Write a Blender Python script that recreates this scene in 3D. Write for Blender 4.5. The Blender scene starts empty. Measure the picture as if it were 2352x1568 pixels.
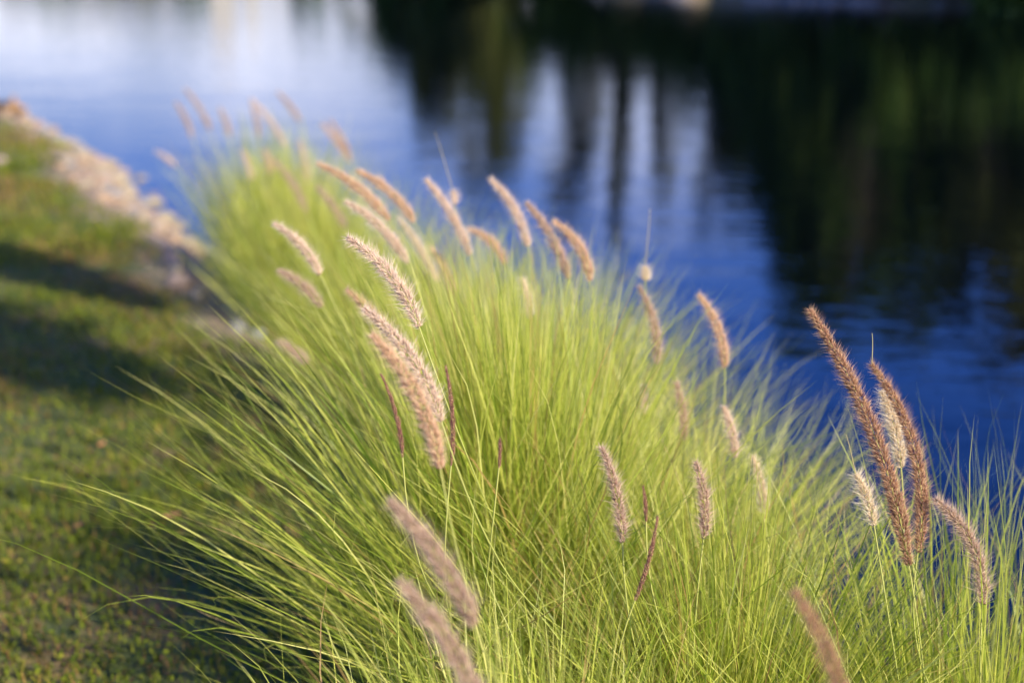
import bpy, math
import numpy as np
from mathutils import Vector, Matrix
R = math.radians
scene = bpy.context.scene
col = scene.collection

# ------------------------------------------------------------------ camera
CAM = np.array([0.0, 0.0, 1.55]); PITCH = 16.5; FPX = 3267.0
cd = bpy.data.cameras.new('camera'); cam = bpy.data.objects.new('camera', cd); col.objects.link(cam)
cam.location = CAM; cam.rotation_euler = (R(90 - PITCH), 0, 0)
cd.sensor_width = 36; cd.lens = 50; cd.clip_start = 0.05; cd.clip_end = 3000
cd.dof.use_dof = True; cd.dof.focus_distance = 2.2; cd.dof.aperture_fstop = 1.9
scene.camera = cam
FW = np.array([0, math.cos(R(PITCH)), -math.sin(R(PITCH))]); UP = np.array([0, math.sin(R(PITCH)), math.cos(R(PITCH))]); RT = np.array([1.0, 0, 0])
def P(px, py, d):
    return CAM + d * (FW + (px - 1176) / FPX * RT + (784 - py) / FPX * UP)
def ray(px, py):
    return FW + (px - 1176) / FPX * RT + (784 - py) / FPX * UP
def onplane(px, py, z):
    r = ray(px, py); return CAM + r * ((z - CAM[2]) / r[2])

# ------------------------------------------------------------------ world, sun
SUN_EL, SUN_AZ = 34.0, 133.0      # azimuth clockwise from +Y (view direction): behind and to the right
w = bpy.data.worlds.new("World"); scene.world = w; w.use_nodes = True
nt = w.node_tree; N = nt.nodes; Lk = nt.links
bg = N['Background']; bg.inputs['Strength'].default_value = 0.125
sky = N.new('ShaderNodeTexSky'); sky.sky_type = 'NISHITA'; sky.sun_disc = False
sky.sun_elevation = R(SUN_EL); sky.sun_rotation = R(SUN_AZ); sky.air_density = 1.0; sky.dust_density = 0.6; sky.ozone_density = 3.0
hs = N.new('ShaderNodeHueSaturation'); hs.inputs['Hue'].default_value = 0.525; hs.inputs['Saturation'].default_value = 1.42; hs.inputs['Value'].default_value = 1.2
Lk.new(sky.outputs[0], hs.inputs['Color'])
# thin clouds low in the sky to the left of the view
tc = N.new('ShaderNodeTexCoord'); mp = N.new('ShaderNodeMapping'); mp.inputs['Scale'].default_value = (5.0, 5.0, 14)
nz = N.new('ShaderNodeTexNoise'); nz.inputs['Scale'].default_value = 1.0; nz.inputs['Detail'].default_value = 6; nz.inputs['Roughness'].default_value = 0.6
Lk.new(tc.outputs['Generated'], mp.inputs[0]); Lk.new(mp.outputs[0], nz.inputs[0])
cr = N.new('ShaderNodeMapRange'); cr.inputs[1].default_value = 0.40; cr.inputs[2].default_value = 0.60
Lk.new(nz.outputs[0], cr.inputs[0])
sp = N.new('ShaderNodeSeparateXYZ'); Lk.new(tc.outputs['Generated'], sp.inputs[0])
el = N.new('ShaderNodeMapRange'); el.inputs[1].default_value = 0.24; el.inputs[2].default_value = 0.08
Lk.new(sp.outputs[2], el.inputs[0])
ml = N.new('ShaderNodeMath'); ml.operation = 'MULTIPLY'; Lk.new(cr.outputs[0], ml.inputs[0]); Lk.new(el.outputs[0], ml.inputs[1])
mx = N.new('ShaderNodeMixRGB'); mx.inputs[2].default_value = (9.5, 9.6, 11.2, 1)
m2 = N.new('ShaderNodeMath'); m2.operation = 'MULTIPLY'; m2.inputs[1].default_value = 0.75; Lk.new(ml.outputs[0], m2.inputs[0])
Lk.new(m2.outputs[0], mx.inputs[0]); gr = N.new('ShaderNodeMapRange'); gr.inputs[1].default_value = 0.04; gr.inputs[2].default_value = 0.26; Lk.new(sp.outputs[2], gr.inputs[0])
gc_ = N.new('ShaderNodeMixRGB'); gc_.inputs[1].default_value = (0.40, 0.29, 0.32, 1); gc_.inputs[2].default_value = (1.12, 1.06, 1.32, 1); Lk.new(gr.outputs[0], gc_.inputs[0])
gm = N.new('ShaderNodeMixRGB'); gm.blend_type = 'MULTIPLY'; gm.inputs[0].default_value = 1; Lk.new(hs.outputs[0], gm.inputs[1])
hi = N.new('ShaderNodeMapRange'); hi.inputs[1].default_value = 0.36; hi.inputs[2].default_value = 0.62; Lk.new(sp.outputs[2], hi.inputs[0])
gh_ = N.new('ShaderNodeMixRGB'); gh_.inputs[2].default_value = (1.15, 1.0, 0.80, 1); Lk.new(hi.outputs[0], gh_.inputs[0]); Lk.new(gc_.outputs[0], gh_.inputs[1]); Lk.new(gh_.outputs[0], gm.inputs[2])
Lk.new(gm.outputs[0], mx.inputs[1]); Lk.new(mx.outputs[0], bg.inputs['Color'])

sl = bpy.data.lights.new('sun', 'SUN'); sl.energy = 4.9; sl.angle = R(0.5); sl.color = (1.0, 0.90, 0.74)
so = bpy.data.objects.new('sun', sl); col.objects.link(so)
sd = Vector((math.sin(R(SUN_AZ)) * math.cos(R(SUN_EL)), math.cos(R(SUN_AZ)) * math.cos(R(SUN_EL)), math.sin(R(SUN_EL))))
so.rotation_euler = sd.to_track_quat('Z', 'Y').to_euler()
scene.view_settings.view_transform = 'Standard'; scene.view_settings.look = 'None'
scene.view_settings.exposure = 0.88; scene.view_settings.gamma = 1.0
scene.render.engine = 'CYCLES'
scene.cycles.max_bounces = 10; scene.cycles.transmission_bounces = 6; scene.cycles.diffuse_bounces = 5

# ------------------------------------------------------------------ helpers
def tag(o, label=None, cat=None, group=None, kind=None):
    if label: o['label'] = label
    if cat: o['category'] = cat
    if group: o['group'] = group
    if kind: o['kind'] = kind
    return o
def empty(name, loc, label, cat, group=None):
    o = bpy.data.objects.new(name, None); col.objects.link(o); o.location = loc; o.empty_display_size = 0.1
    return tag(o, label, cat, group)
class Geo:
    """collects vertices, triangles/quads and a per-vertex tint, builds ONE mesh object"""
    def __init__(s): s.v = []; s.f3 = []; s.f4 = []; s.t = []; s.n = 0
    def add(s, v, f3=None, f4=None, t=None):
        v = np.asarray(v, float).reshape(-1, 3); s.v.append(v)
        if f3 is not None and len(f3): s.f3.append(np.asarray(f3).reshape(-1, 3) + s.n)
        if f4 is not None and len(f4): s.f4.append(np.asarray(f4).reshape(-1, 4) + s.n)
        if t is None: t = np.zeros(len(v))
        s.t.append(np.broadcast_to(np.asarray(t, float).reshape(-1), (len(v),)).copy()); s.n += len(v)
    def mesh(s, name, mat, smooth=True, origin=(0, 0, 0)):
        v = np.concatenate(s.v) - np.asarray(origin); t = np.concatenate(s.t)
        f3 = np.concatenate(s.f3) if s.f3 else np.zeros((0, 3), int); f4 = np.concatenate(s.f4) if s.f4 else np.zeros((0, 4), int)
        me = bpy.data.meshes.new(name); me.vertices.add(len(v)); me.vertices.foreach_set('co', v.ravel())
        li = np.concatenate([f3.ravel(), f4.ravel()]).astype(np.int32); me.loops.add(len(li)); me.loops.foreach_set('vertex_index', li)
        st = np.concatenate([np.arange(len(f3)) * 3, len(f3) * 3 + np.arange(len(f4)) * 4]).astype(np.int32)
        me.polygons.add(len(st)); me.polygons.foreach_set('loop_start', st)
        me.polygons.foreach_set('use_smooth', np.full(len(st), smooth))
        a = me.attributes.new('tint', 'FLOAT', 'POINT'); a.data.foreach_set('value', t)
        me.update(calc_edges=True); me.validate(); me.materials.append(mat)
        return me
    def build(s, name, mat, parent=None, smooth=True, origin=(0, 0, 0)):
        o = bpy.data.objects.new(name, s.mesh(name, mat, smooth, origin)); col.objects.link(o)
        if parent: o.parent = parent
        else: o.location = origin
        return o
def unit(a): return a / np.maximum(np.linalg.norm(a, axis=-1, keepdims=True), 1e-9)
def tube(g, pts, rad, k=6, t=0.0, cap=True):
    pts = np.asarray(pts, float); n = len(pts); rad = np.broadcast_to(np.asarray(rad, float), (n,))
    T = unit(np.gradient(pts, axis=0)); ref = np.array([0.31, 0.9, 0.2]); A = unit(np.cross(T, ref)); B = np.cross(T, A)
    an = np.linspace(0, 2 * math.pi, k, endpoint=False)
    v = pts[:, None] + rad[:, None, None] * (np.cos(an)[None, :, None] * A[:, None] + np.sin(an)[None, :, None] * B[:, None])
    i = np.arange(n - 1)[:, None] * k; j = np.arange(k)[None]; j2 = (j + 1) % k
    f4 = np.stack([i + j, i + j2, i + k + j2, i + k + j], -1)
    if not np.isscalar(t): t = np.repeat(np.asarray(t), k)
    g.add(v.reshape(-1, 3), f4=f4.reshape(-1, 4), t=t)
def bez(p0, p1, p2, p3, n):
    s = np.linspace(0, 1, n)[:, None]
    return (1 - s) ** 3 * p0 + 3 * (1 - s) ** 2 * s * p1 + 3 * (1 - s) * s * s * p2 + s ** 3 * p3
def mat(name):
    m = bpy.data.materials.new(name); m.use_nodes = True; return m, m.node_tree.nodes, m.node_tree.links
def ramp_node(n, stops):
    r = n.new('ShaderNodeValToRGB'); e = r.color_ramp.elements
    while len(e) < len(stops): e.new(0.5)
    for q, (p, c) in zip(e, stops): q.position = p; q.color = (*c, 1)
    return r
def tint_mat(name, stops, rough=0.5, trans=0.0, spec=0.3, tsat=1.0):
    """colour from the per-leaf 'tint' attribute, with optional light passing through the leaf"""
    m, n, l = mat(name); b = n['Principled BSDF']; a = n.new('ShaderNodeAttribute'); a.attribute_name = 'tint'
    r = ramp_node(n, stops); l.new(a.outputs['Fac'], r.inputs[0]); l.new(r.outputs[0], b.inputs['Base Color'])
    b.inputs['Roughness'].default_value = rough; b.inputs['Specular IOR Level'].default_value = spec
    if trans:
        t = n.new('ShaderNodeBsdfTranslucent'); x = n.new('ShaderNodeMixShader'); x.inputs[0].default_value = trans
        h = n.new('ShaderNodeHueSaturation'); h.inputs['Saturation'].default_value = 1.05; h.inputs['Value'].default_value = tsat
        l.new(r.outputs[0], h.inputs['Color']); l.new(h.outputs[0], t.inputs[0])
        l.new(b.outputs[0], x.inputs[1]); l.new(t.outputs[0], x.inputs[2]); l.new(x.outputs[0], n['Material Output'].inputs[0])
    return m

# ------------------------------------------------------------------ materials
M_blade = tint_mat('fountain_grass_blade', [(0.0, (0.07, 0.125, 0.012)), (0.33, (0.25, 0.33, 0.034)), (0.7, (0.53, 0.54, 0.095)), (0.88, (0.66, 0.64, 0.19)), (0.94, (0.40, 0.27, 0.08)), (1.0, (0.33, 0.20, 0.08))], 0.42, 0.42, 0.45, 1.35)
M_stem = tint_mat('flower_stem', [(0, (0.30, 0.38, 0.07)), (1, (0.42, 0.30, 0.12))], 0.5, 0.0, 0.3)
HEADC = {
 'pale':  [(0, (0.46, 0.29, 0.21)), (0.5, (0.70, 0.51, 0.37)), (1, (0.88, 0.75, 0.57))],
 'tan':   [(0, (0.40, 0.22, 0.13)), (0.5, (0.66, 0.42, 0.26)), (1, (0.85, 0.66, 0.42))],
 'brown': [(0, (0.15, 0.055, 0.045)), (0.5, (0.34, 0.165, 0.115)), (1, (0.74, 0.50, 0.27))],
 'mauve': [(0, (0.24, 0.12, 0.095)), (0.5, (0.46, 0.29, 0.205)), (1, (0.76, 0.60, 0.43))],
 'cream': [(0, (0.52, 0.40, 0.24)), (0.5, (0.74, 0.60, 0.38)), (1, (0.88, 0.78, 0.58))],
}
M_head = {k: tint_mat('seed_head_' + k, v, 0.6, 0.30, 0.2, 1.2) for k, v in HEADC.items()}
M_lawn = tint_mat('lawn_blade', [(0, (0.045, 0.062, 0.006)), (0.4, (0.105, 0.145, 0.009)), (0.75, (0.22, 0.255, 0.016)), (0.9, (0.34, 0.21, 0.05)), (1, (0.22, 0.12, 0.05))], 0.6, 0.25, 0.2)
M_leafd = tint_mat('tree_leaf', [(0, (0.026, 0.060, 0.010)), (0.6, (0.060, 0.118, 0.018)), (1, (0.12, 0.165, 0.024))], 0.6, 0.2, 0.2)
M_leafo = tint_mat('olive_leaf', [(0, (0.045, 0.060, 0.014)), (0.6, (0.090, 0.110, 0.026)), (1, (0.16, 0.155, 0.040))], 0.6, 0.2, 0.2)
M_leafy = tint_mat('yellow_green_leaf', [(0, (0.07, 0.085, 0.012)), (0.6, (0.17, 0.18, 0.02)), (1, (0.28, 0.25, 0.035))], 0.6, 0.25, 0.2)
def noise_mat(name, stops, scale, rough=0.85, bump=0.3, bd=0.02, detail=6, voronoi=False):
    m, n, l = mat(name); b = n['Principled BSDF']; tcn = n.new('ShaderNodeTexCoord')
    z = n.new('ShaderNodeTexNoise'); z.inputs['Scale'].default_value = scale; z.inputs['Detail'].default_value = detail; z.inputs['Roughness'].default_value = 0.65
    l.new(tcn.outputs['Object'], z.inputs[0]); r = ramp_node(n, stops); l.new(z.outputs[0], r.inputs[0]); l.new(r.outputs[0], b.inputs['Base Color'])
    z2 = n.new('ShaderNodeTexNoise'); z2.inputs['Scale'].default_value = scale * 4; z2.inputs['Detail'].default_value = 5; l.new(tcn.outputs['Object'], z2.inputs[0])
    bp = n.new('ShaderNodeBump'); bp.inputs['Strength'].default_value = bump; bp.inputs['Distance'].default_value = bd; l.new(z2.outputs[0], bp.inputs['Height']); l.new(bp.outputs[0], b.inputs['Normal'])
    b.inputs['Roughness'].default_value = rough; b.inputs['Specular IOR Level'].default_value = 0.25
    return m
M_bark = noise_mat('bark', [(0.3, (0.03, 0.024, 0.017)), (0.7, (0.085, 0.068, 0.050))], 6)
M_palebark = noise_mat('pale_bark', [(0.3, (0.22, 0.19, 0.16)), (0.7, (0.42, 0.38, 0.33))], 4)
M_rock = [noise_mat('rock_cream', [(0.3, (0.20, 0.155, 0.10)), (0.7, (0.38, 0.33, 0.23))], 9), noise_mat('rock_tan', [(0.3, (0.20, 0.135, 0.085)), (0.7, (0.36, 0.26, 0.17))], 9),
          noise_mat('rock_grey', [(0.3, (0.12, 0.12, 0.12)), (0.7, (0.32, 0.31, 0.29))], 9), noise_mat('rock_pink', [(0.3, (0.22, 0.15, 0.12)), (0.7, (0.38, 0.30, 0.25))], 9)]
M_wood = noise_mat('dark_wood', [(0.3, (0.035, 0.022, 0.015)), (0.7, (0.11, 0.07, 0.04))], 14)
M_wood2 = noise_mat('split_wood', [(0.3, (0.20, 0.10, 0.04)), (0.7, (0.46, 0.30, 0.15))], 14)
M_white = noise_mat('white_render', [(0.3, (0.42, 0.40, 0.34)), (0.7, (0.50, 0.48, 0.42))], 2, 0.7, 0.05)
M_dry = noise_mat('dry_leaf', [(0.3, (0.42, 0.17, 0.07)), (0.7, (0.62, 0.30, 0.14))], 40, 0.7, 0.2, 0.001)

# ------------------------------------------------------------------ terrain: one ground sheet with the pond hollowed out of it
WZ = -0.35
POND = np.array([(-1.25, 7.3), (-0.55, 5.7), (0.15, 4.4), (0.65, 3.45), (1.0, 2.8), (1.6, 2.1), (2.6, 1.0), (5, -2.5), (14, -12), (40, -18), (42, 14), (25, 26.0), (14, 31.0), (9, 33.5), (4, 36.8), (-4, 50),
                 (-18, 84), (-60, 96), (-95, 60), (-60, 32), (-30, 21), (-12, 17), (-7.5, 15.6), (-5.6, 15.3), (-4.9, 14.3), (-4.08, 12.8), (-3.25, 11.5), (-2.8, 10.6), (-2.3, 9.4), (-1.85, 8.4)], float)
def sdf(x, y):
    """distance to the waterline, positive on land"""
    p = np.stack([x, y], -1); d = np.full(x.shape, 1e9); ins = np.zeros(x.shape, bool)
    A = POND; B = np.roll(POND, -1, 0)
    for a, b in zip(A, B):
        e = b - a; q = p - a; t = np.clip((q @ e) / (e @ e), 0, 1); d = np.minimum(d, np.linalg.norm(q - t[..., None] * e, axis=-1))
        c = (a[1] > y) != (b[1] > y)
        with np.errstate(divide='ignore', invalid='ignore'):
            xi = a[0] + (y - a[1]) * (b[0] - a[0]) / (b[1] - a[1] if b[1] != a[1] else 1e-9)
        ins ^= c & (x < xi)
    return np.where(ins, -d, d)
def gh(x, y, s=None):
    x = np.asarray(x, float); y = np.asarray(y, float)
    if s is None: s = sdf(x, y)
    u = np.clip((s + 0.15) / 0.85, 0, 1); up = WZ - 0.08 + (0.08 - WZ) * (u * u * (3 - 2 * u))
    z = np.where(s > -0.15, up, WZ - 0.08 - np.clip((-s - 0.15) * 0.35, 0, 1.4))
    far = np.clip((np.hypot(x, y) - 28) / 40, 0, 1) * np.clip(s / 12, 0, 1) * 0.9
    z = z + far + 0.018 * np.sin(x * 1.7 + 1.3 * np.sin(y * 0.9)) * np.cos(y * 1.3) * np.clip(s, 0, 1)
    return z
def axis(lo, hi, step, far):
    a = list(np.arange(lo, hi + 1e-6, step)); s = step; q = hi
    while q < far: s *= 1.16; q += s; a.append(q)
    s = step; q = lo
    while q > -far: s *= 1.16; q -= s; a.insert(0, q)
    return np.array(a)
ax = axis(-6.5, 3.5, 0.07, 1500); ay = axis(0.5, 17, 0.08, 1500)
X, Y = np.meshgrid(ax, ay); S = sdf(X, Y); Z = gh(X, Y, S)
g = Geo(); nx = len(ax); i = np.arange(len(ay) - 1)[:, None] * nx; j = np.arange(nx - 1)[None]
g.add(np.stack([X, Y, Z], -1).reshape(-1, 3), f4=np.stack([i + j, i + j + 1, i + nx + j + 1, i + nx + j], -1).reshape(-1, 4), t=np.clip((S - 0.52) / 0.3 + (np.hypot(X, Y) > 22), 0, 1).ravel())
m, n, l = mat('ground_soil_and_turf'); b = n['Principled BSDF']; a = n.new('ShaderNodeAttribute'); a.attribute_name = 'tint'
tcn = n.new('ShaderNodeTexCoord'); z1 = n.new('ShaderNodeTexNoise'); z1.inputs['Scale'].default_value = 2.2; z1.inputs['Detail'].default_value = 8; z1.inputs['Roughness'].default_value = 0.7
l.new(tcn.outputs['Object'], z1.inputs[0]); r1 = ramp_node(n, [(0.32, (0.045, 0.060, 0.014)), (0.5, (0.075, 0.095, 0.020)), (0.58, (0.17, 0.12, 0.045)), (0.70, (0.20, 0.115, 0.055))]); l.new(z1.outputs[0], r1.inputs[0])
z2 = n.new('ShaderNodeTexNoise'); z2.inputs['Scale'].default_value = 14; z2.inputs['Detail'].default_value = 6; l.new(tcn.outputs['Object'], z2.inputs[0])
r2 = ramp_node(n, [(0.3, (0.16, 0.105, 0.07)), (0.7, (0.40, 0.29, 0.21))]); l.new(z2.outputs[0], r2.inputs[0])
x1 = n.new('ShaderNodeMixRGB'); l.new(a.outputs['Fac'], x1.inputs[0]); l.new(r2.outputs[0], x1.inputs[1]); l.new(r1.outputs[0], x1.inputs[2]); l.new(x1.outputs[0], b.inputs['Base Color'])
bp = n.new('ShaderNodeBump'); bp.inputs['Strength'].default_value = 0.6; bp.inputs['Distance'].default_value = 0.03; l.new(z2.outputs[0], bp.inputs['Height']); l.new(bp.outputs[0], b.inputs['Normal']); b.inputs['Roughness'].default_value = 0.95
tag(g.build('ground', m), kind='structure')

# water surface
g = Geo(); g.add([(-110, -30, WZ), (60, -30, WZ), (60, 110, WZ), (-110, 110, WZ)], f4=[(0, 1, 2, 3)])
m, n, l = mat('pond_water'); b = n['Principled BSDF']; b.inputs['Base Color'].default_value = (0.0006, 0.0014, 0.0022, 1); b.inputs['Roughness'].default_value = 0.03; b.inputs['IOR'].default_value = 1.333
tcn = n.new('ShaderNodeTexCoord')
def wave(sc, stretch, det):
    mpn = n.new('ShaderNodeMapping'); mpn.inputs['Scale'].default_value = (sc * stretch, sc, 1); mpn.inputs['Rotation'].default_value = (0, 0, R(8)); l.new(tcn.outputs['Object'], mpn.inputs[0])
    z = n.new('ShaderNodeTexNoise'); z.inputs['Scale'].default_value = 1; z.inputs['Detail'].default_value = det; l.new(mpn.outputs[0], z.inputs[0]); return z
wa = wave(1.1, 0.45, 2); wb = wave(7, 0.55, 3)
b1 = n.new('ShaderNodeBump'); b1.inputs['Strength'].default_value = 1.0; b1.inputs['Distance'].default_value = 0.009; l.new(wa.outputs[0], b1.inputs['Height'])
b2 = n.new('ShaderNodeBump'); b2.inputs['Strength'].default_value = 1.0; b2.inputs['Distance'].default_value = 0.0042; l.new(wb.outputs[0], b2.inputs['Height']); l.new(b1.outputs[0], b2.inputs['Normal']); l.new(b2.outputs[0], b.inputs['Normal'])
tag(g.build('water', m, smooth=False), kind='structure')

# ------------------------------------------------------------------ lawn blades (nobody could count them)
rng = np.random.default_rng(5)
def lawn(n, x0, x1, y0, y1, h, wd):
    x = rng.uniform(x0, x1, n); y = y0 * (y1 / y0) ** rng.random(n)
    s = sdf(x, y); edge = 0.68 + 0.12 * np.sin(y * 2.3) + 0.08 * np.sin(y * 7.1 + 1)
    k = s > edge + rng.normal(0, 0.03, n); x, y = x[k], y[k]
    # patchy sward: thin where the soil shows
    pn = np.sin(x * 3.1 + 1.7 * np.sin(y * 2.3)) * np.sin(y * 2.7 + 1.1 * np.sin(x * 4.1)); k = rng.random(len(x)) < 0.80 + 0.35 * pn; x, y, pn = x[k], y[k], pn[k]
    z = gh(x, y); n = len(x); hh = h * rng.uniform(0.5, 1.35, n) * (1 + 0.25 * pn) * (1 + y * 0.03); a = rng.uniform(0, 6.283, n); le = rng.uniform(0.1, 0.9, n)
    ww = wd * rng.uniform(0.6, 1.4, n) * (1 + y * 0.09)
    base = np.stack([x, y, z], -1); dr = np.stack([np.cos(a) * le, np.sin(a) * le, np.ones(n)], -1); sd_ = np.stack([-np.sin(a), np.cos(a), np.zeros(n)], -1) * ww[:, None]
    mid = base + dr * (hh * 0.55)[:, None]; tip = base + dr * hh[:, None] * [1.5, 1.5, 0.9]
    v = np.stack([base - sd_, base + sd_, mid + sd_ * 0.8, mid - sd_ * 0.8, tip], 1)
    q = np.arange(n)[:, None] * 5
    br = np.clip(np.sin(x * 1.9 + 0.8 + 1.2 * np.sin(y * 1.1)) * np.sin(y * 1.6 + 1.0) + 0.25 * np.sin(x * 9 + y * 5) + 0.05, 0, 1) * (rng.random(n) < 0.6)
    t = np.clip(rng.beta(2.2, 2.6, n) * 0.95 + 0.65 * br - 0.06 * pn + (rng.random(n) < 0.10) * 0.4, 0, 1)
    return v.reshape(-1, 3), np.concatenate([q + 3, q + 2, q + 4], 1), np.concatenate([q, q + 1, q + 2, q + 3], 1), np.repeat(t, 5)
g = Geo()
g.add(*lawn(150000, -3.4, 0.9, 1.6, 7.5, 0.026, 0.0016))
g.add(*lawn(110000, -6.5, 0.2, 6.5, 17.0, 0.030, 0.0022))
# low broad leaves (clover) through the sward
def clover(n, x0, x1, y0, y1):
    x = rng.uniform(x0, x1, n); y = y0 * (y1 / y0) ** rng.random(n); k = sdf(x, y) > 0.8; x, y = x[k], y[k]; n = len(x)
    c = np.stack([x, y, gh(x, y) + rng.uniform(0.008, 0.03, n)], -1); a = rng.uniform(0, 6.283, n); r = rng.uniform(0.003, 0.0075, n)
    e1 = np.stack([np.cos(a), np.sin(a), rng.normal(0, 0.35, n)], -1) * r[:, None]; e2 = np.stack([-np.sin(a), np.cos(a), rng.normal(0, 0.35, n)], -1) * (r * 0.75)[:, None]
    v = np.stack([c + e1, c + 0.5 * e1 + e2, c - 0.6 * e1 + e2 * 0.9, c - e1, c - 0.6 * e1 - e2 * 0.9, c + 0.5 * e1 - e2], 1); q = np.arange(n)[:, None] * 6
    return v.reshape(-1, 3), None, np.concatenate([np.concatenate([q, q + 1, q + 2, q + 3], 1), np.concatenate([q, q + 3, q + 4, q + 5], 1)]), np.repeat(np.clip(rng.beta(2, 2.4, n) + (rng.random(n) < 0.08) * 0.5, 0, 1), 6)
g.add(*clover(42000, -3.2, 0.8, 1.6, 8))
tag(g.build('lawn_grass', M_lawn), 'short patchy green lawn with clover and brown bits, left of the tall grass', 'lawn', kind='stuff')

# ------------------------------------------------------------------ stones edging the bank
def rock_mesh(seed, mtl):
    import bmesh
    r_ = np.random.default_rng(seed); bm = bmesh.new(); bmesh.ops.create_icosphere(bm, subdivisions=3, radius=1)
    pl = unit(r_.normal(size=(13, 3))); dist = r_.uniform(0.62, 0.95, 13)
    ph = r_.uniform(0, 6, 3)
    for v in bm.verts:
        p = np.array(v.co)
        for nn, dd in zip(pl, dist):
            e = p @ nn - dd
            if e > 0: p = p - nn * e * 0.93
        p = p * (1 + 0.035 * math.sin(7 * p[0] + ph[0]) * math.sin(8 * p[1] + ph[1]) * math.sin(7 * p[2] + ph[2]))
        v.co = p
    me = bpy.data.meshes.new('rock'); bm.to_mesh(me); bm.free()
    for p in me.polygons: p.use_smooth = True
    me.materials.append(mtl); return me
rocks = [[rock_mesh(100 + 7 * k + q, M_rock[k]) for q in range(4)] for k in range(4)]
RL = ['cream rounded rock in the stone strip between lawn and water', 'tan brown rock in the stone strip between lawn and water',
      'grey rock in the stone strip between lawn and water', 'pinkish rock in the stone strip between lawn and water']
RG = ['cream rocks edging the pond', 'tan rocks edging the pond', 'grey rocks edging the pond', 'pink rocks edging the pond']
rr = np.random.default_rng(21); placed = []; tries = 0
while len(placed) < 290 and tries < 40000:
    tries += 1
    y = rr.uniform(5.3, 15.2); x = rr.uniform(-6.2, -0.3); s = float(sdf(np.array([x]), np.array([y]))[0])
    if not (-0.10 < s < 0.60 + 0.1 * math.sin(2.3 * y)): continue
    if x < -2.5 and y < 8: continue
    r_ = rr.uniform(0.030, 0.072) * (1.25 if s < 0.25 else 0.9)
    if any((x - a) ** 2 + (y - b_) ** 2 < ((r_ + c) * 0.80) ** 2 for a, b_, c in placed): continue
    placed.append((x, y, r_)); k = rr.choice(4, p=[0.40, 0.25, 0.27, 0.08])
    o = bpy.data.objects.new('rock', rocks[k][rr.integers(4)]); col.objects.link(o)
    o.location = (x, y, float(gh(np.array([x]), np.array([y]))[0]) + r_ * 0.32); o.rotation_euler = (rr.uniform(-.4, .4), rr.uniform(-.4, .4), rr.uniform(0, 6.28))
    o.scale = (r_ * rr.uniform(0.85, 1.3), r_ * rr.uniform(0.8, 1.1), r_ * rr.uniform(0.6, 0.85)); tag(o, RL[k], 'rock', RG[k])
# gravel between the rocks
ng = 9000; x = rr.uniform(-6.3, 0.4, ng); y = rr.uniform(4.6, 15.5, ng); s = sdf(x, y); k = (s > -0.1) & (s < 0.78); x, y = x[k], y[k]; ng = len(x)
c = np.stack([x, y, gh(x, y) + 0.004], -1); rad = rr.uniform(0.007, 0.020, ng)
octv = np.array([(1, 0, 0), (-1, 0, 0), (0, 1, 0), (0, -1, 0), (0, 0, 0.7), (0, 0, -0.7)]); octf = np.array([(0, 2, 4), (2, 1, 4), (1, 3, 4), (3, 0, 4)])
an = rr.uniform(0, 6.28, ng); rot = np.stack([np.stack([np.cos(an), -np.sin(an), 0 * an], -1), np.stack([np.sin(an), np.cos(an), 0 * an], -1), np.stack([0 * an, 0 * an, 1 + 0 * an], -1)], 1)
v = c[:, None] + np.einsum('nij,kj->nki', rot, octv) * rad[:, None, None] * rr.uniform(0.7, 1.3, (ng, 6, 1))
g = Geo(); g.add(v.reshape(-1, 3), f3=(np.arange(ng)[:, None, None] * 6 + octf[None]).reshape(-1, 3), t=np.repeat(rr.random(ng), 6))
M_gravel = tint_mat('gravel', [(0, (0.14, 0.10, 0.07)), (0.5, (0.28, 0.21, 0.16)), (1, (0.44, 0.36, 0.28))], 0.9)
tag(g.build('gravel', M_gravel, smooth=False), 'small pinkish brown gravel between the larger stones of the bank', 'gravel', kind='stuff')

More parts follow.
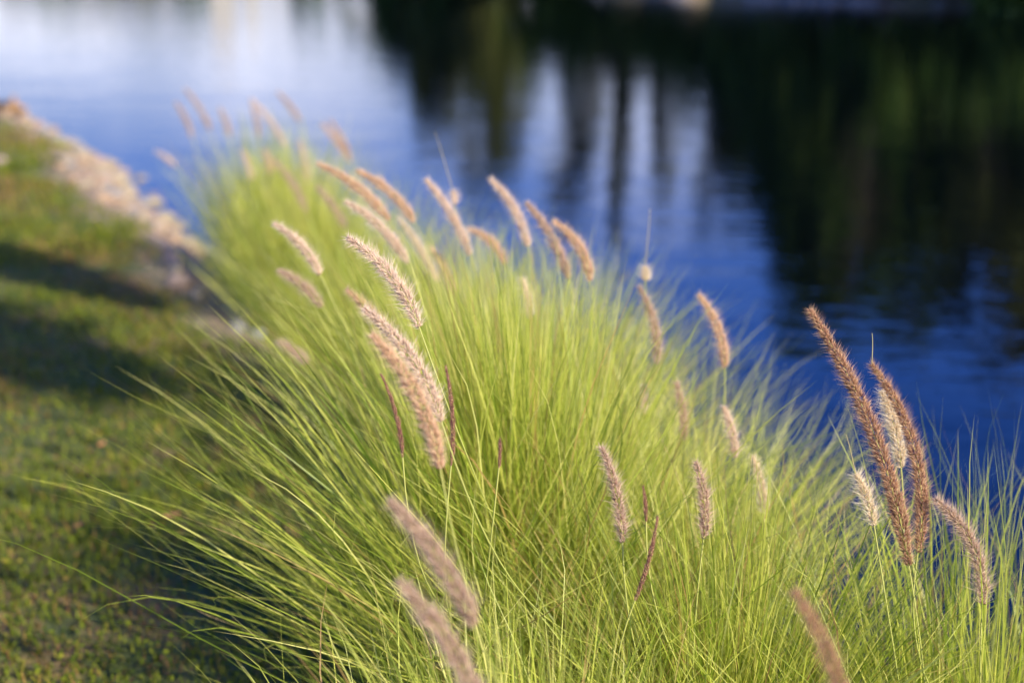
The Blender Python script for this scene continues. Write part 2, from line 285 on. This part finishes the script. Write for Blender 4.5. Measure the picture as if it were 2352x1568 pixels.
# ------------------------------------------------------------------ fountain grass
def make_leaves(c, n, seed, L=(0.65, 1.05), lean=(2, 52), r0=0.17, wind=(-0.10, 0.02), wd=0.00115, bend=(12, 62), yellow=0.0, K=10, lp=1.0, up=0.72):
    r_ = np.random.default_rng(seed); s = np.linspace(0, 1, K + 1)
    phi = r_.uniform(0, 2 * math.pi, n); u = r_.random(n) ** up
    le = R(1) * (lean[0] + (lean[1] - lean[0]) * u ** 1.25) + r_.normal(0, R(7.5), n)
    Ln = (L[0] + (L[1] - L[0]) * r_.random(n) ** lp) * (1 - 0.12 * u); bd = R(1) * (r_.uniform(bend[0], bend[1], n) * (0.35 + 0.65 * u)); pw = r_.uniform(1.3, 2.2, n)
    ang = le[:, None] + bd[:, None] * s[None] ** pw[:, None]
    ang = 1.32 * np.tanh(ang / 1.32); curl = (r_.random(n) < 0.42) * R(1) * r_.uniform(-95, 110, n); ang = ang + curl[:, None] * np.clip((s[None] - 0.87) / 0.13, 0, 1) ** 1.4
    st = Ln[:, None] / K; rad = np.concatenate([np.zeros((n, 1)), np.cumsum(np.sin(ang[:, :-1]) * st, 1)], 1); z = np.concatenate([np.zeros((n, 1)), np.cumsum(np.cos(ang[:, :-1]) * st, 1)], 1)
    az = phi[:, None] + r_.normal(0, 0.6, n)[:, None] * s[None] + 0.16 * np.sin(s[None] * r_.uniform(3, 8, n)[:, None] + r_.uniform(0, 6, n)[:, None])
    b0 = r0 * np.sqrt(r_.random(n)) * (0.3 + 0.7 * u); pa = phi + r_.normal(0, 0.7, n)
    gust = r_.uniform(0.4, 1.5, n)[:, None]
    px = b0[:, None] * np.cos(pa)[:, None] + rad * np.cos(az) + wind[0] * gust * s[None] ** 2 * Ln[:, None]
    py = b0[:, None] * np.sin(pa)[:, None] + rad * np.sin(az) + wind[1] * gust * s[None] ** 2 * Ln[:, None]
    pz = z - 0.02 + 0.02 * b0[:, None]
    pts = np.stack([px, py, pz], -1); pts[..., 2] = np.maximum(pts[..., 2], -0.02 + 0.03 * s[None])
    T = unit(np.gradient(pts, axis=1)); ro = unit(r_.normal(size=(n, 3)))[:, None]; side = unit(np.cross(T, ro))
    tw = np.minimum(1, (1 - s) * 3.2) ** 0.8 * (0.7 + 0.3 * np.minimum(1, s * 4)); W = wd * (0.45 + 1.15 * r_.random(n) ** 2.2)[:, None, None] * tw[None, :, None]
    v = np.stack([pts - side * W, pts + side * W], 2).reshape(n, -1, 3) + np.asarray(c)
    q = np.arange(n)[:, None] * (2 * (K + 1)) + np.arange(K)[None] * 2
    f4 = np.stack([q, q + 1, q + 3, q + 2], -1).reshape(-1, 4)
    t0 = np.clip(r_.normal(0.50 + yellow, 0.21, n), 0, 0.84); dry = r_.random(n) < 0.08; t0 = np.where(dry, r_.uniform(0.86, 0.98, n), t0)
    tt = t0[:, None] + 0.10 * (s[None] - 0.4); tip = (r_.random(n) < 0.35)[:, None] * (s[None] > 0.93); tt = np.where(tip, 0.93, np.minimum(tt, np.where(dry, 1, 0.86)[:, None]))
    g = Geo(); g.add(v.reshape(-1, 3), f4=f4, t=np.repeat(np.clip(tt, 0, 1).reshape(-1), 2)); return g

CL = {}   # name -> (root, centre)
def clump(key, x, y, n, seed, label, **kw):
    z = float(gh(np.array([x]), np.array([y]))[0]); c = np.array([x, y, z])
    root = empty('fountain_grass_plant', c, label, 'plant', 'fountain grass plants along the bank')
    g = make_leaves((0, 0, 0), n, seed, **kw); g.build('leaves', M_blade, root); CL[key] = (root, c)
clump('far', -1.08, 6.45, 2200, 1, 'blurred farthest clump of fountain grass beside the strip of stones', L=(0.55, 1.12), lp=1.1, lean=(0, 19), wd=0.0017, yellow=0.06, r0=0.20, wind=(-0.02, 0), bend=(4, 40))
clump('far2', -0.85, 5.70, 2200, 2, 'blurred second farthest clump of fountain grass, just right of the stones', L=(0.50, 1.0), lp=1.1, lean=(1, 26), wd=0.0017, yellow=0.05, r0=0.2, wind=(-0.02, 0), bend=(6, 46))
clump('mid', -0.36, 4.40, 2400, 3, 'soft green clump of fountain grass between the blurred far clumps and the sharp middle clump', L=(0.5, 0.98), lean=(2, 38), wd=0.0014, yellow=0.05, wind=(-0.04, 0))
clump('mid2', 0.06, 3.62, 3200, 4, 'soft pale green clump by the water with arching tan seed heads against the blue', L=(0.5, 1.0), lp=1.2, lean=(1, 36), wd=0.0013, yellow=0.12, wind=(-0.02, 0))
clump('main', 0.0, 2.55, 4600, 5, 'large sharp clump in the middle with long blades fanning left over the lawn', L=(0.5, 1.08), lean=(1, 45), up=1.8, r0=0.21, wind=(-0.10, 0))
clump('mid3', 0.36, 2.95, 2500, 6, 'pale clump at the water edge in the centre right, behind the sharp blades', L=(0.40, 0.84), lp=1.3, lean=(2, 42), wind=(-0.03, 0), yellow=0.12)
clump('low', 0.36, 2.15, 3000, 7, 'dense low green clump at the bottom centre in front of the pale clump', L=(0.40, 0.84), lp=1.5, lean=(2, 36), wind=(-0.04, 0))
clump('right', 0.80, 2.15, 2700, 8, 'upright sharp clump at the right edge with brown seed heads standing before blue water', L=(0.32, 0.88), lp=2.6, lean=(1, 28), r0=0.26, wind=(-0.03, 0), bend=(4, 42))
clump('near', 0.02, 1.72, 2300, 9, 'nearest clump at the bottom left centre with two blurred seed heads', L=(0.42, 0.80), lp=1.3, lean=(3, 38), up=1.2, wind=(-0.05, 0))
clump('near2', 0.56, 1.50, 1900, 10, 'nearest clump at the bottom right with one blurred brown seed head', L=(0.40, 0.66), lp=1.4, lean=(2, 38), wind=(-0.05, 0))

HR = np.random.default_rng(77)
def seed_head(g, pts, rmax, closed=False, dens=1.0, bl=1.0, seed=0):
    """pts from base to tip; spikelets in close spirals round the stalk, each with fine bristles"""
    r_ = np.random.default_rng(seed); d = np.r_[0, np.cumsum(np.linalg.norm(np.diff(pts, axis=0), axis=1))]; Lh = d[-1]
    n = int(Lh / 0.0030 * 8 * dens); s = np.sort(r_.random(n)) ; an = np.arange(n) * 2.39996 + r_.normal(0, 0.25, n)
    p = np.stack([np.interp(s * Lh, d, pts[:, k]) for k in range(3)], -1); Tg = unit(np.gradient(pts, axis=0)); T = unit(np.stack([np.interp(s * Lh, d, Tg[:, k]) for k in range(3)], -1))
    A = unit(np.cross(T, [0.3, 0.9, 0.1])); B = np.cross(T, A); O = np.cos(an)[:, None] * A + np.sin(an)[:, None] * B
    w_ = r_.uniform(0, 6, 3); env = np.clip(s * 9, 0.35, 1) * np.clip((1 - s) * 2.4, 0, 1) ** 0.7 * (1 - 0.15 * s) * (1 + 0.10 * np.sin(s * 23 + w_[0]) + 0.08 * np.sin(s * 41 + an + w_[1]))
    op = 0.30 if closed else 0.95
    dirn = unit(T * 1.0 + O * (op * r_.uniform(0.7, 1.3, n))[:, None] + r_.normal(0, 0.22, (n, 3)))
    sl_ = (0.0085 if not closed else 0.0075) * r_.uniform(0.75, 1.2, n) * (0.55 + 0.45 * env); sw = 0.00082 * r_.uniform(0.8, 1.3, n)
    base = p + O * (rmax * 0.30 * env)[:, None]; out = rmax / 0.010
    tipp = base + dirn * (sl_ * out)[:, None]; mid = base + dirn * (sl_ * out * 0.45)[:, None]
    e1 = unit(np.cross(dirn, T + 0.01)) * sw[:, None]; e2 = unit(np.cross(dirn, e1)) * sw[:, None]
    v = np.stack([base, mid + e1, mid + e2, mid - e1, mid - e2, tipp], 1); q = np.arange(n)[:, None] * 6
    fl = [(0, 2, 1), (0, 3, 2), (0, 4, 3), (0, 1, 4), (5, 1, 2), (5, 2, 3), (5, 3, 4), (5, 4, 1)]
    ts = np.clip(r_.normal(0.42, 0.22, n), 0, 1); tv = np.stack([ts * 0.4, ts, ts, ts, ts, np.minimum(ts + 0.35, 1)], 1)
    g.add(v.reshape(-1, 3), f3=np.concatenate([q + np.array(f)[None] for f in fl]), t=tv.ravel())
    nb = int(n * 6.5); k = r_.integers(0, n, nb); bo = 0.28 if closed else 1.15
    bd = unit(T[k] * 1.0 + O[k] * (bo * r_.uniform(0.35, 1.9, nb))[:, None] + r_.normal(0, 0.25 if not closed else 0.07, (nb, 3)))
    L_ = (0.010 + 0.024 * r_.random(nb) ** 2.0) * bl * (0.6 + 0.4 * env[k]) * (0.42 if closed else 0.9)
    e = unit(np.cross(bd, r_.normal(size=(nb, 3)))) * 0.00027; b0 = base[k]; b1 = b0 + bd * L_[:, None]
    g.add(np.stack([b0 - e, b0 + e, b1], 1).reshape(-1, 3), f3=np.arange(nb * 3).reshape(-1, 3), t=np.repeat(np.clip(r_.normal(0.45 if closed else 0.84, 0.15, nb), 0, 1), 3))

def head(key, tip, base, d, kind='pale', bulge=0.07, rmax=0.0105, closed=False, bare=None, dens=1.0, bl=1.0, label=None, dd=0.0, neck=0.45, db=None):
    root, c = CL[key]; p2 = P(tip[0], tip[1], d + dd); p0 = P(base[0], base[1], d if db is None else db)
    ax_ = p2 - p0; Lh = np.linalg.norm(ax_); side = unit(np.cross(ax_, FW)); side = side if side[0] > 0 else -side      # bulges to the right and up
    pm = (p0 + p2) / 2 + side * Lh * bulge * 2; s = np.linspace(0, 1, 24)[:, None]; pts = (1 - s) ** 2 * p0 + 2 * s * (1 - s) * pm + s * s * p2
    t0 = unit(pts[1] - pts[0]); foot = c + np.array([HR.normal(0, 0.06), HR.normal(0, 0.06), 0.0]); Ls = np.linalg.norm(p0 - foot)
    stem = bez(foot, foot + np.array([0, 0, Ls * 0.4]), p0 - t0 * Ls * neck, p0, 26)
    g = Geo(); full = np.concatenate([stem, pts[1:]]); rr_ = np.interp(np.linspace(0, 1, len(full)), [0, 0.5, 1], np.array([0.0017, 0.0012, 0.0005]) * (1.4 if d > 4 else 1)); tube(g, full - c, rr_, 6, np.linspace(0.0, 0.7, len(full)))
    if bare: # naked rachis left standing above the remaining seeds
        q = P(bare[0], bare[1], d + dd); b_ = bez(p2, p2 + (q - p2) * 0.33, p2 + (q - p2) * 0.66 + side * 0.002, q, 10); tube(g, b_ - c, np.linspace(0.0008, 0.0005, 10), 5, 0.8)
    st = g.build('flower_stalk', M_stem, root); g = Geo()
    if rmax > 0:
        seed_head(g, pts - c, rmax * (1.20 if not closed else 0.95), closed, dens, bl, seed=int(tip[0] * 7 + tip[1])); h = g.build('seed_head', M_head[kind], st)
        if label: h['label'] = label
# in focus or nearly so
head('main', (800, 548), (964, 755), 2.25, 'pale', 0.09, 0.0115, bl=1.15, label='sharp bristly mauve tan seed head leaning left over the middle of the grass')
head('main', (838, 710), (1014, 968), 2.02, 'pale', 0.08, 0.0115)
head('main', (855, 770), (1012, 1078), 1.84, 'tan', 0.08, 0.0115)
head('main', (796, 665), (905, 800), 2.75, 'tan', 0.06, 0.010)
head('near', (897, 1152), (1092, 1442), 1.58, 'mauve', 0.05, 0.0115)
head('near', (918, 1335), (1112, 1640), 1.52, 'mauve', 0.05, 0.0115)
head('near2', (1825, 1358), (1945, 1640), 1.50, 'brown', 0.05, 0.0085, bl=0.8)
head('right', (1860, 713), (2088, 1300), 2.2, 'brown', 0.055, 0.0135, dens=1.1, label='tallest brown seed head, leaning left before the blue water')
head('right', (2003, 838), (2108, 1270), 2.22, 'brown', 0.11, 0.0105, bare=(2003, 765))
head('right', (2025, 900), (2070, 1075), 2.34, 'cream', 0.05, 0.0105, bl=1.2)
head('right', (1966, 1090), (2008, 1208), 2.2, 'cream', 0.05, 0.0085, bare=(1943, 997), bl=1.2)
head('right', (2150, 1148), (2256, 1388), 2.2, 'mauve', 0.13, 0.0105, bl=1.2)
head('low', (1382, 1028), (1430, 1248), 2.2, 'mauve', 0.05, 0.0085, label='mauve seed head with a white tip')
head('low', (1598, 1062), (1616, 1238), 2.25, 'mauve', 0.06, 0.009)
head('low', (1510, 1190), (1458, 1380), 2.15, 'brown', 0.03, 0.0060, closed=True)
head('low', (1478, 1120), (1484, 1200), 2.2, 'brown', 0.02, 0.0035, closed=True)
head('main', (1148, 1012), (1146, 1075), 2.2, 'brown', 0.02, 0.0040, closed=True)
head('main', (877, 863), (925, 1052), 2.15, 'brown', 0.05, 0.0048, closed=True)
head('main', (1024, 843), (1036, 1070), 2.15, 'brown', 0.04, 0.0058, closed=True)
# softer, behind
head('mid', (730, 377), (895, 507), 3.1, 'tan', 0.07); head('mid', (820, 392), (952, 512), 3.2, 'tan', 0.08); head('mid', (795, 464), (937, 607), 3.0, 'pale', 0.08)
head('main', (630, 514), (736, 632), 2.85, 'pale', 0.08, 0.0095); head('main', (640, 622), (740, 706), 3.0, 'mauve', 0.08, 0.010); head('mid', (640, 785), (708, 835), 3.4, 'mauve', 0.05, 0.009)
head('mid2', (978, 412), (1080, 587), 3.2, 'pale', 0.05, 0.0105, bare=None); head('mid2', (1076, 527), (1160, 607), 3.4, 'tan', 0.14, 0.010)
head('mid2', (1127, 412), (1213, 567), 3.2, 'pale', 0.08); head('mid2', (1210, 467), (1306, 642), 3.0, 'mauve', 0.06); head('mid2', (1273, 509), (1356, 646), 3.0, 'tan', 0.12, 0.011)
head('mid2', (915, 500), (1003, 648), 3.6, 'cream', 0.04, 0.010); head('mid2', (990, 570), (1045, 680), 3.5, 'tan', 0.05, 0.009); head('mid3', (1199, 640), (1218, 732), 3.0, 'cream', 0.03, 0.009)
head('mid2', (1041, 440), (1045, 472), 3.25, 'pale', 0.02, 0.004, bare=(999, 303)); head('mid3', (1469, 660), (1508, 837), 3.0, 'mauve', 0.08, 0.009)
head('mid3', (1482, 612), (1483, 648), 3.0, 'cream', 0.02, 0.0085, bare=(1493, 480)); head('mid3', (1606, 679), (1665, 847), 2.8, 'tan', 0.09, 0.010)
head('mid3', (1554, 880), (1571, 1012), 2.8, 'mauve', 0.04, 0.008); head('mid3', (1480, 885), (1478, 952), 2.95, 'cream', 0.02, 0.008)
head('mid3', (1662, 935), (1689, 1052), 2.7, 'pale', 0.05, 0.0085); head('mid3', (1728, 1048), (1756, 1182), 2.7, 'cream', 0.05, 0.0095)
# far, strongly blurred
for k, (tp, bs, dd_, kd) in enumerate([((425, 205), (484, 302), 6.1, 'mauve'), ((403, 235), (442, 318), 6.1, 'mauve'), ((504, 248), (527, 315), 6.2, 'mauve'), ((576, 228), (656, 337), 5.9, 'pale'), ((578, 240), (594, 315), 6.2, 'mauve'),
    ((638, 213), (689, 282), 6.3, 'mauve'), ((738, 285), (800, 368), 5.6, 'tan'), ((758, 276), (805, 372), 5.5, 'mauve'), ((630, 368), (704, 487), 4.9, 'mauve'), ((728, 430), (794, 525), 4.5, 'mauve'), ((358, 348), (404, 383), 6.2, 'pale'),
    ((556, 345), (577, 415), 5.8, 'pale'), ((688, 325), (706, 420), 5.9, 'pale'), ((608, 345), (622, 400), 5.9, 'tan')]):
    head('far' if dd_ > 5.4 else ('far2' if dd_ > 4.7 else 'mid'), tp, bs, dd_, kd, 0.05, 0.012, dens=0.7)

# ------------------------------------------------------------------ far bank: trees and shrubs, mostly seen in the water
def hidden_top(px, py, yd):
    """x and z of the thing at distance yd whose mirror image in the pond reaches the photo point"""
    r_ = ray(px, py); return r_[0] / r_[1] * yd, -r_[2] / r_[1] * yd - (CAM[2] - WZ) + WZ
def tree(name, x, y, ztop, rad, nleaf, leafmat, seed, label, cat='tree', low=0.25, blobs=22, spread=0.5, barkm=None, lsz=0.16, group='trees and shrubs on the far bank'):
    r_ = np.random.default_rng(seed); z0 = float(gh(np.array([x]), np.array([y]))[0]); root = empty(name, (x, y, z0), label, cat, group); H = ztop - z0
    g = Geo(); k = 12; s = np.linspace(0, 1, k); tr = np.stack([0.05 * H * np.sin(s * 3 + seed), 0.04 * H * np.sin(s * 2.3 + seed * 2), s * H * 0.86 - 0.05], -1); tr[:, :2] -= tr[0, :2]
    tr_r = (0.010 if spread < 0.3 or rad < 0.5 else 0.020) * H * (1 - 0.85 * s) + 0.02; tr_r[0] *= 1.5; tube(g, tr, tr_r, 9)
    cen = []
    for q in range(blobs):
        f = low + (1 - low) * (q + r_.random()) / blobs; rr_ = rad * math.sqrt(max(0.08, 1 - ((f - (low + 1) / 2) / ((1 - low) / 2 + 0.08)) ** 2)) * r_.uniform(0.35, 0.85); a_ = r_.uniform(0, 6.283)
        e = np.array([tr[-1, 0] * f + rr_ * math.cos(a_), rr_ * math.sin(a_), min(f, 0.97) * H]); cen.append(e)
        fi = np.clip(f - 0.22, 0.1, 0.95); st = np.array([np.interp(fi * H, tr[:, 2], tr[:, 0]), np.interp(fi * H, tr[:, 2], tr[:, 1]), fi * H * 0.95])
        tube(g, bez(st, st + (e - st) * [0.5, 0.5, 0.2], st + (e - st) * [0.8, 0.8, 0.7], e, 6), np.linspace(0.009 * H + 0.01, 0.012, 6), 5)
    g.build('trunk', barkm or M_bark, root)
    cen = np.array(cen); idx = r_.integers(0, blobs, nleaf); sz = rad * spread * r_.uniform(0.55, 1.1, blobs); dv = r_.normal(size=(nleaf, 3)); dv = unit(dv) * (r_.random(nleaf) ** 0.45)[:, None]
    p = cen[idx] + dv * sz[idx][:, None] * [1, 1, 0.75]; p[:, 2] = np.clip(p[:, 2], 0.05, H * 1.02)
    a1 = unit(r_.normal(size=(nleaf, 3))); a2 = unit(np.cross(a1, r_.normal(size=(nleaf, 3)))); ls = lsz * r_.uniform(0.5, 1.3, nleaf)[:, None]
    v = np.stack([p - a1 * ls, p + a2 * ls * 0.45, p + a1 * ls, p - a2 * ls * 0.45], 1); t = np.repeat(np.clip(r_.normal(0.5, 0.22, nleaf) + (r_.random(blobs)[idx] - 0.5) * 0.3, 0, 1), 4)
    g = Geo(); g.add(v.reshape(-1, 3), f4=np.arange(nleaf * 4).reshape(-1, 4), t=t); g.build('crown', leafmat, root, smooth=False)
# (px, py reached by the mirror image, distance, half width px, leaves, material, kind, crown start, spread, label)
TR = [
 (905, 190, 47, 62, 5000, M_leafd, .10, .50, 'dark round tree whose reflection starts the dark water at the top centre'),
 (985, 330, 45, 72, 5000, M_leafo, .10, .42, 'loose olive tree reflected left of the broad olive column'),
 (1135, 445, 42, 82, 9000, M_leafo, .04, .52, 'broad olive tree reflected as a wide dark column left of the pale gap'),
 (1352, 520, 43, 80, 4700, M_leafo, .16, .26, 'thin open tree reflected as mottled blotches right of the pale gap'),
 (1446, 575, 41, 30, 1700, M_leafo, .06, .45, 'narrow upright olive tree reflected as a slim column in the blue'),
 (1510, 470, 44, 38, 1300, M_leafy, .06, .40, 'slim yellow green tree beside the narrow upright olive tree'),
 (1600, 520, 42, 86, 4700, M_leafo, .16, .25, 'sparse airy tree reflected in the blue just left of the dark wood'),
 (1765, 640, 37, 78, 9000, M_leafd, .05, .50, 'dense dark tree that forms the left edge of the dark reflection'),
 (1860, 790, 36, 90, 7000, M_leafd, .05, .42, 'tall dark tree with a ragged top, second of the dark wood'),
 (1985, 760, 34, 95, 7500, M_leafd, .05, .42, 'tall dark tree in the middle of the dark wood'),
 (2120, 800, 35, 100, 7500, M_leafd, .05, .42, 'tall dark tree with gaps of sky, right part of the wood'),
 (2270, 850, 33, 110, 8000, M_leafo, .05, .42, 'tallest olive tinted tree near the right edge of the wood'),
 (2430, 830, 32, 110, 7000, M_leafd, .05, .45, 'dark tree at the right end of the wood'),
 (2600, 860, 32, 120, 6000, M_leafd, .05, .45, 'dark tree beyond the right end of the wood'),
]
for k, (px, py, yd, hw, nl, mt, low, spd, lb) in enumerate(TR):
    x_, zt = hidden_top(px, py, yd); tree('tree', x_, yd, zt, hw / FPX * yd * (1.45 if px > 1700 else 1.1), int(nl * (0.9 if px > 1800 else 1.7)), mt, 300 + k, lb, low=low, spread=spd, blobs=30)
# shrubs under the trees, along the far waterline
kk = 0
for px, py, yd, mt in [(868, 120, 52, M_leafd), (930, 150, 49, M_leafd), (1000, 165, 47, M_leafd), (1060, 160, 44, M_leafd), (1120, 170, 43.5, M_leafo), (1185, 160, 42, M_leafd), (1250, 148, 41, M_leafd), (1310, 150, 41, M_leafd), (1375, 190, 40.5, M_leafd),
                       (1440, 205, 40, M_leafo), (1500, 175, 39.5, M_leafd), (1565, 200, 39.5, M_leafd), (1630, 235, 39, M_leafd), (1700, 260, 37.5, M_leafd), (1780, 240, 36.5, M_leafd), (1870, 260, 35.5, M_leafd), (1960, 240, 34.8, M_leafd), (2050, 250, 34, M_leafd),
                       (2140, 240, 33.3, M_leafd), (2230, 260, 32.5, M_leafd), (2320, 240, 31.6, M_leafd), (2410, 250, 31, M_leafd)]:
    x_, zt = hidden_top(px, py, yd + 0.8); kk += 1
    tree('shrub', x_, yd + 0.8, zt, 1.5, 3000, mt, 500 + kk, 'dense shrub under the trees along the far waterline', 'shrub', low=0.05, spread=0.55, blobs=14, lsz=0.13, group='dense shrubs under the far trees')
# second row of the dark wood, closing the gaps low down
for q, (px, py, yd) in enumerate([(1790, 430, 41), (1880, 520, 40), (1970, 560, 39.5), (2060, 520, 38.5), (2150, 600, 38), (2240, 560, 37.5), (2330, 620, 37), (2440, 600, 36.5), (1010, 210, 52), (1090, 240, 50), (1650, 250, 46), (1540, 200, 47)]):
    x_, zt = hidden_top(px, py, yd)
    tree('tree', x_, yd, zt, 2.0, 9500, M_leafd if q % 3 else M_leafo, 800 + q, 'dark tree standing in the second row behind the front trees of the far bank', low=0.03, spread=0.55, blobs=26, group='second row of dark trees on the far bank')
# low trees far across the wide left arm of the pond
kk = 0
for px, py, yd, hw, mt in [(30, 8, 108, 40, M_leafo), (95, 26, 104, 46, M_leafd), (165, 30, 106, 40, M_leafd), (235, 30, 104, 42, M_leafo), (300, 28, 107, 36, M_leafo), (352, 36, 104, 40, M_leafy), (425, 44, 103, 36, M_leafd), (455, 34, 108, 26, M_leafd), (690, 52, 100, 32, M_leafd), (730, 46, 98, 26, M_leafd), (790, 14, 100, 34, M_leafo)]:
    x_, zt = hidden_top(px, py, yd); kk += 1
    tree('tree', x_, yd, zt, hw / FPX * yd, 2600, mt, 600 + kk, 'low distant tree across the wide left arm of the pond', 'tree', low=0.08, spread=0.5, blobs=16, lsz=0.30, group='low distant trees across the left arm')
# pale pillars reflected at the top left
for (px, py, yd, wpx, lb) in [(516, 112, 97, 21, 'broad white pillar reflected as a pale vertical streak, top left'), (583, 84, 99, 9, 'thin white post right of the broad pillar, fainter in the water')]:
    x_, zt = hidden_top(px, py, yd); z0 = float(gh(np.array([x_]), np.array([yd]))[0]); h_ = wpx / FPX * yd; root = empty('pillar', (x_, yd, z0), lb, 'pillar')
    def box(g, hx, z0_, z1_): g.add([(sx * hx, sy * hx, zz) for zz in (z0_, z1_) for sx, sy in ((-1, -1), (1, -1), (1, 1), (-1, 1))], f4=[(3, 2, 1, 0), (4, 5, 6, 7), (0, 1, 5, 4), (1, 2, 6, 5), (2, 3, 7, 6), (3, 0, 4, 7)])
    H = zt - z0
    for nm, hx, a_, b_ in (('shaft', h_, 0.3, H - 0.35), ('plinth', h_ * 1.2, -0.2, 0.3), ('cap', h_ * 1.15, H - 0.35, H)):
        g = Geo(); box(g, hx, a_, b_); o = g.build(nm, M_white, root, smooth=False); bv = o.modifiers.new('edge', 'BEVEL'); bv.width = 0.03; bv.segments = 2
# far waterline stones, pale strip at the top right
for q in range(90):
    f = q / 89; x_ = np.interp(f, [0, .3, .55, 1], [4.2, 9.2, 14.2, 22.5]); y_ = np.interp(f, [0, .3, .55, 1], [36.75, 33.5, 31.0, 27.4]) + 0.12 + rr.uniform(0, 0.25); s_ = rr.uniform(0.10, 0.24); k = 2
    o = bpy.data.objects.new('rock', rocks[k][q % 4]); col.objects.link(o); o.location = (x_, y_, WZ + 0.02); o.scale = (s_ * 1.3, s_, s_ * 0.7); o.rotation_euler = (0, 0, rr.uniform(0, 6)); tag(o, 'dull grey rock on the far waterline at the top right', 'rock', 'rocks along the far waterline')

# ------------------------------------------------------------------ small things on the lawn
# dark log with an upright split stub, top left corner
c = onplane(12, 262, 0.0); c[2] = float(gh(np.array([c[0]]), np.array([c[1]]))[0]); root = empty('log', c, 'dark brown log with an upright split stub at the top left edge of the lawn', 'log')
g = Geo(); q = np.linspace(0, 1, 14); tube(g, np.stack([-0.36 + 0.50 * q, 0.05 * np.sin(q * 3), 0.055 + 0.012 * np.sin(q * 5)], -1), 0.058 + 0.010 * np.sin(q * 9) - 0.03 * q ** 6, 12); g.build('trunk', M_wood, root)
g = Geo(); tube(g, np.stack([0.06 + 0.03 * q, 0 * q, 0.03 + 0.13 * q], -1), 0.038 * (1 - 0.75 * q ** 1.5) + 0.004 * np.sin(q * 14), 9); tube(g, np.stack([0.10 + 0.09 * q, 0 * q - 0.01, 0.07 - 0.03 * q], -1), 0.032 * (1 - 0.6 * q), 9); g.build('stub', M_wood2, root)
c = onplane(4, 372, 0.03); o = bpy.data.objects.new('rock', rocks[3][1]); col.objects.link(o); o.location = c; o.scale = (0.05, 0.05, 0.04); tag(o, 'lone pinkish rock on the lawn at the left edge', 'rock')
def dry_leaf(px, py, sz, rz, label):
    c = onplane(px, py, 0.03); g = Geo(); a_ = np.linspace(-1, 1, 9); wv = 0.42 * (1 - a_ ** 2) ** 0.8 * sz
    ctr = np.stack([a_ * sz, 0 * a_, 0.18 * sz * a_ ** 2], -1); le_ = ctr + np.stack([0 * a_, wv, 0.35 * wv + 0.004 * np.sin(a_ * 9)], -1); ri = ctr + np.stack([0 * a_, -wv, 0.45 * wv], -1)
    v = np.concatenate([ctr, le_, ri]); f = [(k, k + 1, k + 10, k + 9) for k in range(8)] + [(k + 18, k + 19, k + 1, k) for k in range(8)]
    g.add(v, f4=f); o = g.build('fallen_leaf', M_dry); o.location = c; o.rotation_euler = (R(14), R(-8), rz); sm = o.modifiers.new('thick', 'SOLIDIFY'); sm.thickness = 0.0006; tag(o, label, 'leaf', 'dry leaves fallen on the lawn')
dry_leaf(393, 1184, 0.024, 0.2, 'orange brown dry leaf on the lawn left of the fanned blades')
dry_leaf(672, 1222, 0.040, 2.2, 'larger pinkish dry leaf on the lawn seen through the fanned blades')
dry_leaf(232, 1020, 0.014, 1.0, 'small dry leaf high on the brownish patch of lawn')
dry_leaf(180, 1205, 0.014, 0.4, 'small reddish dry leaf on the lawn nearer the left edge')

# unseen tree behind the camera at the right: its boughs are placed to lay soft bands of shade over the lawn
SX, SY = math.sin(R(SUN_AZ)), math.cos(R(SUN_AZ)); TN = math.tan(R(SUN_EL)); r_ = np.random.default_rng(41)
tx, ty = 3.3, -3.6; tz = float(gh(np.array([tx]), np.array([ty]))[0]); root = empty('tree', (tx, ty, tz), 'unseen tree behind the viewer, its boughs placed to shade the lawn', 'tree'); base = np.array([tx, ty, tz])
g = Geo(); gc = Geo(); tube(g, bez(np.zeros(3), np.array([0.1, 0.1, 2.5]), np.array([-0.1, 0.3, 4.5]), np.array([0.2, 0.8, 7.6]), 16), np.linspace(0.17, 0.04, 16), 10)
for (x0, y0, x1, y1, hw, h) in [(-1.55, 5.78, -3.9, 7.95, 0.18, 5.2), (-1.45, 4.70, -4.2, 7.25, 0.28, 5.9)]:
    a_ = np.array([x0 + SX * h / TN, y0 + SY * h / TN, h]) - base; b_ = np.array([x1 + SX * h / TN, y1 + SY * h / TN, h + 0.3]) - base
    st = np.array([0.0, 0.35, 3.4 + 0.25 * h - 0.6]); tube(g, bez(st, st + (b_ - st) * [0.4, 0.4, 0.6], b_ + (b_ - a_) * 0.2, b_, 12), np.linspace(0.06, 0.02, 12), 6); tube(g, np.linspace(b_, a_, 8), np.linspace(0.02, 0.008, 8), 5)
    n_ = int(9500 * hw * np.linalg.norm(a_ - b_)); f = r_.random(n_); off = r_.normal(size=(n_, 3)) * hw * 0.50 * (0.75 + 0.35 * np.sin(f * 9 + h))[:, None]; p = a_ + (b_ - a_) * f[:, None] + off
    a1 = unit(r_.normal(size=(n_, 3))); a2 = unit(np.cross(a1, r_.normal(size=(n_, 3)))); ls = 0.055 * r_.uniform(0.6, 1.2, n_)[:, None]
    gc.add(np.stack([p - a1 * ls, p + a2 * ls * 0.45, p + a1 * ls, p - a2 * ls * 0.45], 1).reshape(-1, 3), f4=np.arange(n_ * 4).reshape(-1, 4), t=np.repeat(r_.random(n_), 4))
g.build('trunk', M_bark, root); gc.build('crown', M_leafd, root, smooth=False)
